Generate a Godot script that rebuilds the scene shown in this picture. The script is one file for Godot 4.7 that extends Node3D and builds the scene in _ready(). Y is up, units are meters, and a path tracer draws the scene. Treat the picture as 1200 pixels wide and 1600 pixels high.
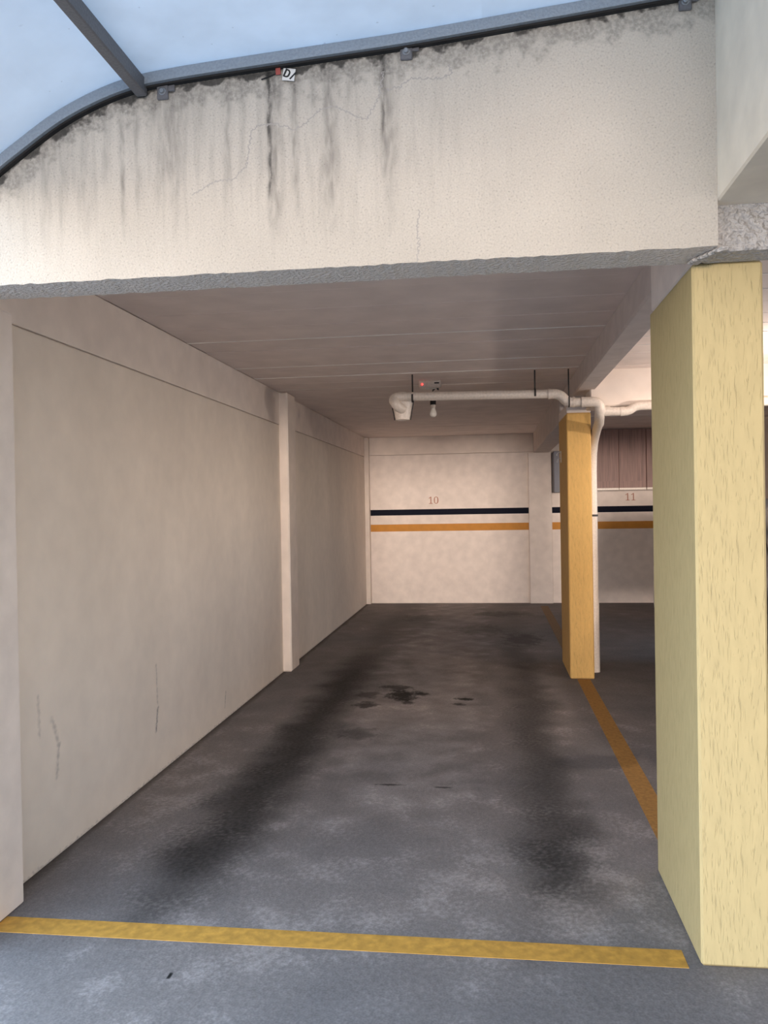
extends Node3D

# Covered parking bay. Units are metres; x to the right, y up, -z into the bay.
const XL := -1.892        # left wall
const ZB := -12.571       # back wall
const YC := 2.5525        # ceiling
const YB := 2.26          # underside of the beams
const ZF := -2.5685       # front face of the beam over the entrance
const ZG := -2.745        # its back face
const XR := 3.5           # far right wall of the row of bays

var names := {}
var mats := {}

# ---------------------------------------------------------------- helpers
func numbered(called: String) -> String:
	if not names.has(called):
		names[called] = 0
		return called
	names[called] += 1
	return "%s_%03d" % [called, names[called]]

func new_st() -> SurfaceTool:
	var st := SurfaceTool.new()
	st.begin(Mesh.PRIMITIVE_TRIANGLES)
	return st

func put(st: SurfaceTool, called: String, m: Material, parent: Node) -> MeshInstance3D:
	var o := MeshInstance3D.new()
	o.mesh = st.commit()
	o.material_override = m
	o.name = called
	o.cast_shadow = GeometryInstance3D.SHADOW_CASTING_SETTING_ON
	parent.add_child(o, true)
	return o

func base(called: String, label: String, category: String, group := "") -> Node3D:
	var o := Node3D.new()
	o.name = numbered(called)
	add_child(o)
	o.set_meta("label", label)
	o.set_meta("category", category)
	if group != "":
		o.set_meta("group", group)
	return o

func setting(called: String, label := "", category := "") -> Node3D:
	var o := Node3D.new()
	o.name = called
	add_child(o)
	o.set_meta("kind", "structure")
	if label != "":
		o.set_meta("label", label)
		o.set_meta("category", category)
	return o

func tri(st: SurfaceTool, a: Vector3, b: Vector3, c: Vector3, n: Vector3, ua := Vector2.ZERO, ub := Vector2.ZERO, uc := Vector2.ZERO) -> void:
	var p := [a, b, c]
	var u := [ua, ub, uc]
	if (b - a).cross(c - a).dot(n) > 0:
		p = [a, c, b]
		u = [ua, uc, ub]
	for i in 3:
		st.set_normal(n)
		st.set_uv(u[i])
		st.set_uv2(u[i])
		st.add_vertex(p[i])

func quad(st: SurfaceTool, a: Vector3, b: Vector3, c: Vector3, d: Vector3, n: Vector3, uv := []) -> void:
	if uv.is_empty():
		uv = [Vector2(0, 1), Vector2(1, 1), Vector2(1, 0), Vector2(0, 0)]
	tri(st, a, b, c, n, uv[0], uv[1], uv[2])
	tri(st, a, c, d, n, uv[0], uv[2], uv[3])

# a box whose twelve edges are chamfered by b
func bbox(st: SurfaceTool, lo: Vector3, hi: Vector3, b := 0.004, t := Transform3D.IDENTITY) -> void:
	var c := (lo + hi) / 2
	var h := (hi - lo) / 2
	b = minf(b, minf(h.x, minf(h.y, h.z)) * 0.8)
	var P := func(s: Vector3, ax: int) -> Vector3:
		var q := h - Vector3(b, b, b)
		q[ax] = h[ax]
		return t * (c + Vector3(s.x * q.x, s.y * q.y, s.z * q.z))
	for ax in 3:
		var i := (ax + 1) % 3
		var j := (ax + 2) % 3
		for s in [-1, 1]:
			var v := []
			for k in [[-1, -1], [1, -1], [1, 1], [-1, 1]]:
				var g := Vector3.ZERO
				g[ax] = s
				g[i] = k[0]
				g[j] = k[1]
				v.append(P.call(g, ax))
			var n := Vector3.ZERO
			n[ax] = s
			quad(st, v[0], v[1], v[2], v[3], (t.basis * n).normalized())
		# chamfers along axis ax
		for si in [-1, 1]:
			for sj in [-1, 1]:
				var g0 := Vector3.ZERO
				g0[i] = si
				g0[j] = sj
				var g1 := g0
				g0[ax] = -1
				g1[ax] = 1
				var n2 := Vector3.ZERO
				n2[i] = si
				n2[j] = sj
				quad(st, P.call(g0, i), P.call(g1, i), P.call(g1, j), P.call(g0, j), (t.basis * n2).normalized())
	for sx in [-1, 1]:
		for sy in [-1, 1]:
			for sz in [-1, 1]:
				var s := Vector3(sx, sy, sz)
				tri(st, P.call(s, 0), P.call(s, 1), P.call(s, 2), (t.basis * s).normalized())

func box_part(called: String, lo: Vector3, hi: Vector3, m: Material, parent: Node, b := 0.004) -> MeshInstance3D:
	var st := new_st()
	bbox(st, lo, hi, b)
	return put(st, called, m, parent)

# polygon in x,y pushed from z0 to z1
func prism(st: SurfaceTool, pts: PackedVector2Array, z0: float, z1: float) -> void:
	var idx := Geometry2D.triangulate_polygon(pts)
	for k in range(0, idx.size(), 3):
		for zz in [[z0, -1.0], [z1, 1.0]]:
			var v := []
			for e in 3:
				var p := pts[idx[k + e]]
				v.append(Vector3(p.x, p.y, zz[0]))
			tri(st, v[0], v[1], v[2], Vector3(0, 0, zz[1]))
	var cw := Geometry2D.is_polygon_clockwise(pts)
	for i in pts.size():
		var a := pts[i]
		var b := pts[(i + 1) % pts.size()]
		var d := (b - a)
		if d.length() < 1e-6:
			continue
		var n := Vector3(d.y, -d.x, 0).normalized()
		if cw:
			n = -n
		quad(st, Vector3(a.x, a.y, z0), Vector3(b.x, b.y, z0), Vector3(b.x, b.y, z1), Vector3(a.x, a.y, z1), n)

# round tube along a path, radius r (or one radius for each point), ends closed
func tube(st: SurfaceTool, path: Array, r, seg := 20, closed := true) -> void:
	var rings := []
	var prev := Vector3.ZERO
	for i in path.size():
		var p: Vector3 = path[i]
		var d: Vector3
		if i == 0:
			d = path[1] - p
		elif i == path.size() - 1:
			d = p - path[i - 1]
		else:
			d = (path[i + 1] - p).normalized() + (p - path[i - 1]).normalized()
		d = d.normalized()
		var s := d.cross(Vector3.UP if absf(d.y) < 0.9 else Vector3.RIGHT).normalized()
		if prev != Vector3.ZERO:
			s = (prev - d * prev.dot(d)).normalized()
		prev = s
		var w := d.cross(s)
		var rr: float = r[i] if r is Array else r
		var ring := []
		for k in seg + 1:
			var a := TAU * k / seg
			var n := s * cos(a) + w * sin(a)
			ring.append([p + n * rr, n])
		rings.append([ring, p, d])
	for i in rings.size() - 1:
		for k in seg:
			var A: Array = rings[i][0][k]
			var B: Array = rings[i][0][k + 1]
			var C: Array = rings[i + 1][0][k + 1]
			var D: Array = rings[i + 1][0][k]
			smooth_quad(st, A, B, C, D)
	if closed:
		for e in [0, rings.size() - 1]:
			var n: Vector3 = rings[e][2] * (-1.0 if e == 0 else 1.0)
			for k in seg:
				tri(st, rings[e][1], rings[e][0][k][0], rings[e][0][k + 1][0], n)

func smooth_quad(st: SurfaceTool, A: Array, B: Array, C: Array, D: Array) -> void:
	for t in [[A, B, C], [A, C, D]]:
		var o: Array = t
		if (t[1][0] - t[0][0]).cross(t[2][0] - t[0][0]).dot(t[0][1] + t[1][1] + t[2][1]) > 0:
			o = [t[0], t[2], t[1]]
		for v in o:
			st.set_normal(v[1])
			st.set_uv(Vector2.ZERO)
			st.set_uv2(Vector2.ZERO)
			st.add_vertex(v[0])

# a bend of the path: points from p0 round corner c to p1
func bend(p0: Vector3, c: Vector3, p1: Vector3, n := 7) -> Array:
	var out := []
	for i in n:
		var t := float(i) / (n - 1)
		out.append(p0.lerp(c, t).lerp(c.lerp(p1, t), t))
	return out

# surface of revolution about the line through c along axis d; prof = [[distance along d, radius], ...]
func lathe(st: SurfaceTool, c: Vector3, d: Vector3, prof: Array, seg := 24) -> void:
	d = d.normalized()
	var s := d.cross(Vector3.UP if absf(d.y) < 0.9 else Vector3.RIGHT).normalized()
	var w := d.cross(s)
	for i in prof.size() - 1:
		var e := Vector2(prof[i + 1][0] - prof[i][0], prof[i + 1][1] - prof[i][1])
		if e.length() < 1e-7:
			continue
		e = e.normalized()
		for k in seg:
			var q := []
			for z in [[i, k], [i, k + 1], [i + 1, k + 1], [i + 1, k]]:
				var a: float = TAU * z[1] / seg
				var rad := s * cos(a) + w * sin(a)
				q.append([c + d * prof[z[0]][0] + rad * prof[z[0]][1], (rad * e.x - d * e.y).normalized()])
			smooth_quad(st, q[0], q[1], q[2], q[3])

func noise(seed_: int, f: float, oct := 4) -> FastNoiseLite:
	var n := FastNoiseLite.new()
	n.seed = seed_
	n.noise_type = FastNoiseLite.TYPE_SIMPLEX_SMOOTH
	n.frequency = f
	n.fractal_octaves = oct
	if oct < 2:
		n.fractal_type = FastNoiseLite.FRACTAL_NONE
	return n

func tex(data: PackedByteArray, w: int, h: int, mip := true) -> ImageTexture:
	var im := Image.create_from_data(w, h, false, Image.FORMAT_RGB8, data)
	if mip:
		im.generate_mipmaps()
	return ImageTexture.create_from_image(im)

func gray(data: PackedByteArray, w: int, h: int) -> ImageTexture:
	return ImageTexture.create_from_image(Image.create_from_data(w, h, false, Image.FORMAT_L8, data))

func std(col: Color, rough := 0.8, metal := 0.0) -> StandardMaterial3D:
	var m := StandardMaterial3D.new()
	m.albedo_color = col
	m.roughness = rough
	m.metallic = metal
	return m

func rgb(r: float, g: float, b: float) -> Color:
	return Color(r / 255.0, g / 255.0, b / 255.0)

# a tiling noise tile as colour multiplier between lo and hi, and its relief
func tile(seed_: int, w: int, h: int, f: float, oct: int, lo: float, hi: float, stretch := 1) -> Array:
	var n := noise(seed_, f, oct)
	var im := n.get_seamless_image(w, h / stretch, false, false, 0.15, true)
	if stretch > 1:
		im.resize(w, h, Image.INTERPOLATE_CUBIC)
	im.convert(Image.FORMAT_L8)
	var src := im.get_data()
	var d := PackedByteArray()
	d.resize(w * h * 3)
	for i in w * h:
		var v := int(255.0 * (lo + (hi - lo) * src[i] / 255.0))
		d[i * 3] = v
		d[i * 3 + 1] = v
		d[i * 3 + 2] = v
	return [tex(d, w, h), ImageTexture.create_from_image(im)]

# combed paint: short, thin vertical scratches in an even coat
func scratches() -> Array:
	var w := 512
	var rng := RandomNumberGenerator.new()
	rng.seed = 77
	var a := PackedFloat32Array()
	a.resize(w * w)
	a.fill(1.0)
	var g := PackedFloat32Array()
	g.resize(w * w)
	g.fill(0.6)
	var n := noise(13, 0.03, 3)
	for j in w:
		for i in w:
			a[j * w + i] = 0.965 + 0.03 * n.get_noise_2d(i, j * 0.3)
	for k in 620:
		var x := rng.randf_range(0, w)
		var y := rng.randf_range(0, w)
		var len := int(rng.randf_range(8, 70))
		var deep := rng.randf_range(0.03, 0.15)
		var drift := rng.randf_range(-0.12, 0.12)
		for e in len:
			var i := posmod(int(x + drift * e), w)
			var j := posmod(int(y) + e, w)
			var f := sin(PI * e / len)
			a[j * w + i] *= 1.0 - deep * f
			g[j * w + i] -= 0.5 * f * deep / 0.15
			a[j * w + (i + 1) % w] *= 1.0 - 0.5 * deep * f
	var d := PackedByteArray()
	d.resize(w * w * 3)
	var h := PackedByteArray()
	h.resize(w * w)
	for i in w * w:
		var v := int(clampf(a[i] * 255.0, 0, 255))
		d[i * 3] = v
		d[i * 3 + 1] = v
		d[i * 3 + 2] = int(v * 0.985)
		h[i] = int(clampf(g[i] * 255.0, 0, 255))
	return [tex(d, w, w), gray(h, w, w)]

func tri_mat(col: Color, t: Array, size: float, rough: float, relief: float) -> StandardMaterial3D:
	var m := std(col, rough)
	m.albedo_texture = t[0]
	m.uv1_triplanar = true
	m.uv1_world_triplanar = true
	m.uv1_scale = Vector3.ONE / size
	m.uv1_triplanar_sharpness = 8.0
	if relief != 0.0:
		m.heightmap_enabled = true
		m.heightmap_texture = t[1]
		m.heightmap_scale = relief
	return m

# ---------------------------------------------------------------- scene
func _ready() -> void:
	light_and_camera()
	make_materials()
	make_floor()
	make_walls()
	make_ceiling()
	make_front()
	make_beams()
	make_pillars()
	make_canopy()
	make_pipes()
	make_lamps()
	make_cabinets()
	make_car()
	make_small_things()

func light_and_camera() -> void:
	var cam := Camera3D.new()
	cam.name = "camera"
	cam.position = Vector3(0, 1.5, 0)
	cam.rotation_degrees = Vector3(-0.42, 7.3213, -0.9702)
	cam.fov = rad_to_deg(2.0 * atan(800.0 / 1285.29))
	cam.near = 0.05
	cam.far = 300.0
	add_child(cam)
	cam.current = true

	var sky_mat := ProceduralSkyMaterial.new()
	sky_mat.sky_top_color = rgb(160, 188, 216)
	sky_mat.sky_horizon_color = rgb(240, 224, 204)
	sky_mat.sky_curve = 0.14
	sky_mat.ground_horizon_color = rgb(150, 146, 140)
	sky_mat.ground_bottom_color = rgb(120, 114, 108)
	var sky := Sky.new()
	sky.sky_material = sky_mat
	var env := Environment.new()
	env.background_mode = Environment.BG_SKY
	env.sky = sky
	env.background_energy_multiplier = 5.6
	env.tonemap_mode = Environment.TONE_MAPPER_LINEAR
	env.tonemap_exposure = 1.45
	env.sdfgi_enabled = true
	env.ssao_enabled = true
	env.ssil_enabled = true
	var we := WorldEnvironment.new()
	we.name = "world_environment"
	we.environment = env
	add_child(we)

	# low, hazy sun straight behind the photographer
	var sun := DirectionalLight3D.new()
	sun.name = "sun"
	sun.light_color = Color(1.0, 0.92, 0.86)
	sun.light_energy = 0.50
	sun.light_angular_distance = 7.0
	sun.shadow_enabled = true
	add_child(sun)
	sun.look_at_from_position(Vector3.ZERO, Vector3(-0.022, -0.010, -1.0), Vector3.UP)

func make_materials() -> void:
	var plaster := tile(11, 512, 512, 0.012, 5, 0.93, 1.0)
	var stucco := tile(12, 512, 512, 0.06, 4, 0.88, 1.0)
	var scratch := scratches()
	var fine := tile(14, 512, 512, 0.05, 3, 0.9, 1.0)
	mats.wall = tri_mat(rgb(244, 231, 220), plaster, 1.7, 0.85, 0.06)
	mats.white_paint = tri_mat(rgb(244, 232, 223), plaster, 1.3, 0.85, 0.05)
	mats.stucco = tri_mat(rgb(206, 198, 186), stucco, 0.55, 0.95, 0.9)
	mats.rough_plaster = tri_mat(rgb(206, 202, 198), stucco, 0.9, 0.95, 2.2)
	mats.cream = tri_mat(rgb(246, 234, 214), plaster, 1.1, 0.85, 0.1)
	mats.lightened_soffit = tri_mat(rgb(246, 238, 230), stucco, 0.55, 0.95, 0.9)  # lighter copy of the stucco, brightening the beam's underside by colour
	mats.ceiling = tri_mat(rgb(238, 225, 219), plaster, 2.3, 0.8, 0.1)
	mats.beam = tri_mat(rgb(212, 200, 194), plaster, 1.1, 0.85, 0.3)
	mats.bead = std(rgb(245, 240, 235), 0.7)
	mats.yellow = tri_mat(rgb(222, 178, 108), scratch, 0.5, 0.8, 0.3)
	mats.pale_yellow = tri_mat(rgb(196, 179, 134), scratch, 0.5, 0.7, 0.3)
	mats.pvc = tri_mat(rgb(236, 224, 212), fine, 0.6, 0.35, 0.0)
	mats.number = std(rgb(176, 124, 104), 0.8)
	mats.rubber = std(rgb(30, 28, 28), 0.7)
	mats.strap = std(rgb(58, 54, 54), 0.6, 0.3)
	mats.steel = tri_mat(rgb(150, 160, 170), fine, 0.3, 0.45, 0.1)
	mats.steel.metallic = 0.2
	mats.dark_steel = tri_mat(rgb(110, 110, 114), fine, 0.3, 0.5, 0.1)
	mats.bolt = std(rgb(150, 152, 155), 0.35, 0.8)
	mats.navy = tri_mat(rgb(26, 28, 42), fine, 0.6, 0.6, 0.0)
	mats.navy.metallic_specular = 0.15
	mats.ochre = tri_mat(rgb(206, 140, 52), plaster, 0.9, 0.7, 0.0)
	var paint := tile(15, 512, 512, 0.03, 5, 0.78, 1.0)
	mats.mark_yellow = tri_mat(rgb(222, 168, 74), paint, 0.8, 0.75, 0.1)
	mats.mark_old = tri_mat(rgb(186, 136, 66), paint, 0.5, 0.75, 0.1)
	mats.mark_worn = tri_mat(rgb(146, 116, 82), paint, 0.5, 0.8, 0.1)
	mats.concrete = tri_mat(rgb(150, 146, 144), tile(16, 512, 512, 0.03, 6, 0.66, 1.0), 2.0, 0.9, 0.5)

# ---------------------------------------------------------------- floor
func seg_dist(p: Vector2, a: Vector2, b: Vector2) -> float:
	var t := clampf((p - a).dot(b - a) / maxf((b - a).length_squared(), 1e-9), 0.0, 1.0)
	return p.distance_to(a.lerp(b, t))

func make_floor() -> void:
	var x0 := -2.3
	var x1 := 3.75
	var z0 := -12.78
	var z1 := 0.45
	var w := 1152
	var h := 1664
	var nb := noise(21, 0.55, 4)
	var nm := noise(22, 3.2, 4)
	var nf := noise(23, 34.0, 4)
	var nw := noise(24, 1.3, 3)
	# oil blots: x, z, radius x, radius z, strength
	var oil := [
		[-0.70, -6.46, 0.14, 0.20, 0.72], [-0.78, -6.72, 0.16, 0.10, 0.5], [-0.56, -6.50, 0.07, 0.07, 0.6], [-0.64, -6.22, 0.06, 0.06, 0.5],
		[-0.955, -6.12, 0.10, 0.12, 0.5], [-0.985, -6.47, 0.11, 0.15, 0.36], [-0.21, -6.36, 0.09, 0.05, 0.75], [-0.25, -6.20, 0.06, 0.05, 0.5],
		[-0.88, -5.35, 0.16, 0.16, 0.22], [-0.15, -9.9, 0.35, 0.5, 0.22], [0.35, -9.2, 0.25, 0.5, 0.28], [-0.9, -10.9, 0.3, 0.4, 0.2], [0.15, -11.3, 0.5, 0.3, 0.25],
		[0.95, -2.40, 0.16, 0.08, 0.35], [-0.55, -4.38, 0.10, 0.015, 0.5], [-0.28, -4.36, 0.06, 0.012, 0.5], [-1.045, -2.522, 0.006, 0.02, 0.95]]
	var d := PackedByteArray()
	d.resize(w * h * 3)
	var g := PackedByteArray()
	g.resize(w * h)
	for j in h:
		var z := z0 + (z1 - z0) * (j + 0.5) / h
		for i in w:
			var x := x0 + (x1 - x0) * (i + 0.5) / w
			var b := nb.get_noise_2d(x, z)
			var m := nm.get_noise_2d(x, z)
			var f := nf.get_noise_2d(x + 0.3 * z, z)
			var k := nw.get_noise_2d(x, z)
			var v := 1.0 + 0.10 * b + 0.07 * m + 0.08 * f
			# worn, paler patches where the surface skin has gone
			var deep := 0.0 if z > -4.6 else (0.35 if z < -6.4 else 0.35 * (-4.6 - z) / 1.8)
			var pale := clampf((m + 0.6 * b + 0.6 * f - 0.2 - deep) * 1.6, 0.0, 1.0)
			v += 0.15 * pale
			# paler worn strip between wheel paths, lightened to brighten the mid floor, ragged edges
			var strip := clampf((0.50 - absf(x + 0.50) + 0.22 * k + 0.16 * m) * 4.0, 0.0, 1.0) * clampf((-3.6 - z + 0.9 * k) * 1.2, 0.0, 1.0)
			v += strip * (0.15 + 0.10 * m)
			# tyre soot in the two wheel paths
			var e := 0.10 * k + 0.05 * m
			var ta := clampf(1.0 - absf(x + 1.24 + e) / 0.30, 0.0, 1.0)
			var tb := clampf(1.0 - absf(x - 0.26 + e) / 0.26, 0.0, 1.0)
			ta = ta * ta * (3.0 - 2.0 * ta)
			tb = tb * tb * (3.0 - 2.0 * tb)
			var along := clampf((-2.75 - z + 0.5 * k) / 0.8, 0.0, 1.0) * clampf((z + 9.5 + k) / 2.5, 0.25, 1.0)
			var soot := along * (0.54 * ta + tb * (0.34 + 0.24 * clampf(1.0 - absf(z + 3.45) / 0.7, 0.0, 1.0)))
			v *= 1.0 - clampf(soot * (1.0 + 0.18 * m - 0.25 * f - 0.15 * pale), 0.0, 0.85)
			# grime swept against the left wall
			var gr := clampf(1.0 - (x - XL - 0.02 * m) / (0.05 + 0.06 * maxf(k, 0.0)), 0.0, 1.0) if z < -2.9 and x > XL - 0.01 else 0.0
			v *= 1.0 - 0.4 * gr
			g[j * w + i] = int(clampf(128.0 + 80.0 * f + 40.0 * m, 0, 255))
			var warm := 0.02 * b + 0.03 * gr
			var c := v * 139.0
			var o := (j * w + i) * 3
			d[o] = int(clampf(c * (1.0 + warm), 0, 255))
			d[o + 1] = int(clampf(c * 0.955, 0, 255))
			d[o + 2] = int(clampf(c * (0.945 - warm), 0, 255))
	# oil blots, drawn over their own small rectangles with ragged edges
	for a in oil:
		var i0 := int((a[0] - a[2] * 1.6 - x0) / (x1 - x0) * w)
		var i1 := int((a[0] + a[2] * 1.6 - x0) / (x1 - x0) * w) + 1
		var j0 := int((a[1] - a[3] * 1.6 - z0) / (z1 - z0) * h)
		var j1 := int((a[1] + a[3] * 1.6 - z0) / (z1 - z0) * h) + 1
		for j in range(maxi(j0, 0), mini(j1, h)):
			for i in range(maxi(i0, 0), mini(i1, w)):
				var x := x0 + (x1 - x0) * (i + 0.5) / w
				var z := z0 + (z1 - z0) * (j + 0.5) / h
				var q := Vector2((x - a[0]) / a[2], (z - a[1]) / a[3]).length()
				q += 0.55 * nm.get_noise_2d(x * 2.2, z * 2.2) + 0.35 * nf.get_noise_2d(x, z)
				var s: float = clampf((1.0 - q) * 1.9, 0.0, 1.0) * a[4]
				var o := (j * w + i) * 3
				for e in 3:
					d[o + e] = int(d[o + e] * (1.0 - s))
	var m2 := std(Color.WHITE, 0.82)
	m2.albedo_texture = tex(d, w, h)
	m2.heightmap_enabled = true
	m2.heightmap_texture = gray(g, w, h)
	m2.heightmap_scale = 0.3
	m2.metallic_specular = 0.4
	var speck := tile(25, 512, 512, 0.10, 3, 0.80, 1.0)
	m2.detail_enabled = true
	m2.detail_albedo = speck[0]
	m2.detail_blend_mode = BaseMaterial3D.BLEND_MODE_MUL
	m2.detail_uv_layer = BaseMaterial3D.DETAIL_UV_2
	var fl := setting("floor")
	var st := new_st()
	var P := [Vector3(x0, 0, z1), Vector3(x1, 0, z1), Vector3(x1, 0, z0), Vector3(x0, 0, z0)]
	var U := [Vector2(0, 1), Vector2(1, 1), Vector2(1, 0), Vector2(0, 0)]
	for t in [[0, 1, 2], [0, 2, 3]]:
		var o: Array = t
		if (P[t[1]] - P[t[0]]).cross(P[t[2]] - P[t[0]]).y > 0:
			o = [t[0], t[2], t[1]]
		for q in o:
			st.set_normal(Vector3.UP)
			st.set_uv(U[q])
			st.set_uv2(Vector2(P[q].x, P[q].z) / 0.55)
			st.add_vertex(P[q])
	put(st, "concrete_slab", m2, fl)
	box_part("slab_bed", Vector3(x0, -0.25, z0), Vector3(x1, -0.004, z1), mats.concrete, fl, 0.002)
	# the slab goes on to the other bays, and the yard outside
	box_part("concrete_apron", Vector3(x1, -0.25, z0), Vector3(30, 0.0, z1), mats.concrete, fl, 0.002)
	box_part("concrete_yard", Vector3(-30, -0.25, z1), Vector3(30, 0.0, 40), mats.concrete, fl, 0.002)
	box_part("concrete_apron", Vector3(-30, -0.25, ZF - 0.4), Vector3(x0, 0.0, z1), mats.concrete, fl, 0.002)
	# painted bay lines
	var ln := box_part("painted_line", Vector3(-1.80, -0.001, -2.8366), Vector3(0.612, 0.0012, -2.7286), mats.mark_yellow, fl, 0.0008)
	ln.set_meta("label", "worn yellow line across the mouth of the bay")
	var l2 := box_part("painted_line", Vector3(0.7148, -0.001, -7.13), Vector3(0.823, 0.0012, -3.45), mats.mark_old, fl, 0.0008)
	l2.set_meta("label", "yellow line between the two yellow pillars")
	var l3 := box_part("painted_line", Vector3(0.7148, -0.001, -12.2), Vector3(0.823, 0.0012, -7.93), mats.mark_worn, fl, 0.0008)
	l3.set_meta("label", "yellow line from the rear pillar to the back wall")

# ---------------------------------------------------------------- walls
func left_wall_material() -> StandardMaterial3D:
	var w := 1536
	var h := 384
	var z0 := ZB
	var z1 := -2.9
	var y1 := 2.25
	var nb := noise(31, 0.9, 4)
	var nm := noise(32, 6.0, 3)
	var scuffs := [[Vector2(-4.474, 0.37), Vector2(-4.442, 0.25), 0.014, 0.34], [Vector2(-3.23, 0.72), Vector2(-3.24, 0.56), 0.014, 0.10],
		[Vector2(-3.34, 0.60), Vector2(-3.391, 0.48), 0.016, 0.13], [Vector2(-3.391, 0.48), Vector2(-3.37, 0.34), 0.016, 0.13], [Vector2(-5.68, 0.19), Vector2(-5.65, 0.09), 0.012, 0.2],
		[Vector2(-4.46, 0.62), Vector2(-4.47, 0.40), 0.012, 0.12]]
	var d := PackedByteArray()
	d.resize(w * h * 3)
	for j in h:
		var y := y1 * (1.0 - (j + 0.5) / h)
		for i in w:
			var z := z0 + (z1 - z0) * (i + 0.5) / w
			var v := 1.0 + 0.05 * nb.get_noise_2d(z, y * 0.6) + 0.02 * nm.get_noise_2d(z, y)
			if y < 0.8:
				for s in scuffs:
					if absf(z - s[0].x) < 0.12:
						var q: float = seg_dist(Vector2(z, y), s[0], s[1]) / s[2] + 0.8 * nm.get_noise_2d(z * 6.0, y * 6.0)
						if q < 1.0:
							v *= 1.0 - s[3] * (1.0 - q)
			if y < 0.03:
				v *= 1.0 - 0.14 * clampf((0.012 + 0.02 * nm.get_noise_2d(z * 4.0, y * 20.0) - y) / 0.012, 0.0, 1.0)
			var o := (j * w + i) * 3
			d[o] = int(clampf(v * 234.0, 0, 255))
			d[o + 1] = int(clampf(v * 222.0, 0, 255))
			d[o + 2] = int(clampf(v * 209.0, 0, 255))
	var m := std(Color.WHITE, 0.85)
	m.albedo_texture = tex(d, w, h)
	return m

func number(text: String, x: float, parent: Node) -> void:
	var f := SystemFont.new()
	f.font_names = PackedStringArray(["Droid Serif"])
	var tm := TextMesh.new()
	tm.text = text
	tm.font = f
	tm.font_size = 64
	tm.pixel_size = 0.0023
	tm.depth = 0.003
	tm.material = mats.number
	var o := MeshInstance3D.new()
	o.mesh = tm
	o.name = "bay_number"
	o.position = Vector3(x, 1.572, ZB + 0.0016)
	o.set_meta("label", "brown stencilled bay number " + text)
	parent.add_child(o, true)

func make_walls() -> void:
	# left wall: lower panel, a narrow groove, a band above, and pilasters
	var wl := setting("wall_left")
	var st := new_st()
	var lm := left_wall_material()
	quad(st, Vector3(XL, 0, ZB), Vector3(XL, 0, -2.9), Vector3(XL, 2.25, -2.9), Vector3(XL, 2.25, ZB), Vector3.RIGHT, [Vector2(0, 1), Vector2(1, 1), Vector2(1, 0), Vector2(0, 0)])
	quad(st, Vector3(XL, 2.25, ZB), Vector3(XL, 2.25, -2.9), Vector3(XL - 0.02, 2.25, -2.9), Vector3(XL - 0.02, 2.25, ZB), Vector3.UP)
	put(st, "lower_panel", lm, wl)
	box_part("core", Vector3(XL - 0.22, 0, ZB - 0.2), Vector3(XL - 0.012, YC + 0.2, ZF), mats.wall, wl, 0.002)
	box_part("upper_band", Vector3(XL - 0.01, 2.2575, ZB), Vector3(XL + 0.004, YC, -2.75), mats.wall, wl, 0.003)
	# pilasters
	box_part("pilaster", Vector3(XL - 0.01, 0, -7.625), Vector3(-1.8115, YC, -7.323), mats.wall, wl, 0.012)
	box_part("pilaster", Vector3(XL - 0.01, 0, -2.946), Vector3(-1.796, YB, ZF - 0.01), mats.white_paint, wl, 0.008)
	box_part("pilaster", Vector3(XL - 0.01, 0, ZB), Vector3(-1.825, YC, ZB + 0.12), mats.wall, wl, 0.006)
	# back wall
	var wb := setting("wall_back")
	box_part("lower_panel", Vector3(XL, 0, ZB - 0.2), Vector3(XR, 2.277, ZB), mats.white_paint, wb, 0.003)
	box_part("upper_band", Vector3(XL, 2.281, ZB - 0.2), Vector3(XR, YC + 0.18, ZB + 0.002), mats.wall, wb, 0.003)
	box_part("pilaster", Vector3(0.583, 0, ZB - 0.05), Vector3(0.925, 2.262, ZB + 0.06), mats.white_paint, wb, 0.006)
	var s1 := box_part("black_stripe", Vector3(-1.824, 1.351, ZB - 0.001), Vector3(0.583, 1.44, ZB + 0.0015), mats.navy, wb, 0.001)
	s1.set_meta("label", "black stripe painted across bay 10's back wall")
	var s2 := box_part("yellow_stripe", Vector3(-1.824, 1.104, ZB - 0.001), Vector3(0.583, 1.213, ZB + 0.0015), mats.ochre, wb, 0.001)
	s2.set_meta("label", "ochre stripe painted across bay 10's back wall")
	box_part("black_stripe", Vector3(0.925, 1.351, ZB - 0.001), Vector3(XR, 1.44, ZB + 0.0015), mats.navy, wb, 0.001)
	box_part("yellow_stripe", Vector3(0.925, 1.104, ZB - 0.001), Vector3(XR, 1.213, ZB + 0.0015), mats.ochre, wb, 0.001)
	number("10", -0.85, wb)
	number("11", 2.074, wb)
	var yw := setting("wall_added_yard")  # unseen wall added to cut light reaching the near left wall
	box_part("panel", Vector3(5.6, 0, ZF + 0.4), Vector3(5.8, 2.7, 12.0), mats.stucco, yw, 0.01)
	var wr := setting("wall_right")
	# unseen gap between two wall stretches, added to let side light in; lintel above
	box_part("panel", Vector3(XR, 0, ZB - 0.2), Vector3(XR + 0.2, YC + 0.2, -8.25), mats.wall, wr, 0.003)
	box_part("panel", Vector3(XR, 0, -3.9), Vector3(XR + 0.2, YC + 0.2, ZF - 0.05), mats.wall, wr, 0.003)
	box_part("lintel", Vector3(XR, 2.4, -8.25), Vector3(XR + 0.2, YC + 0.2, -3.9), mats.wall, wr, 0.003)

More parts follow.
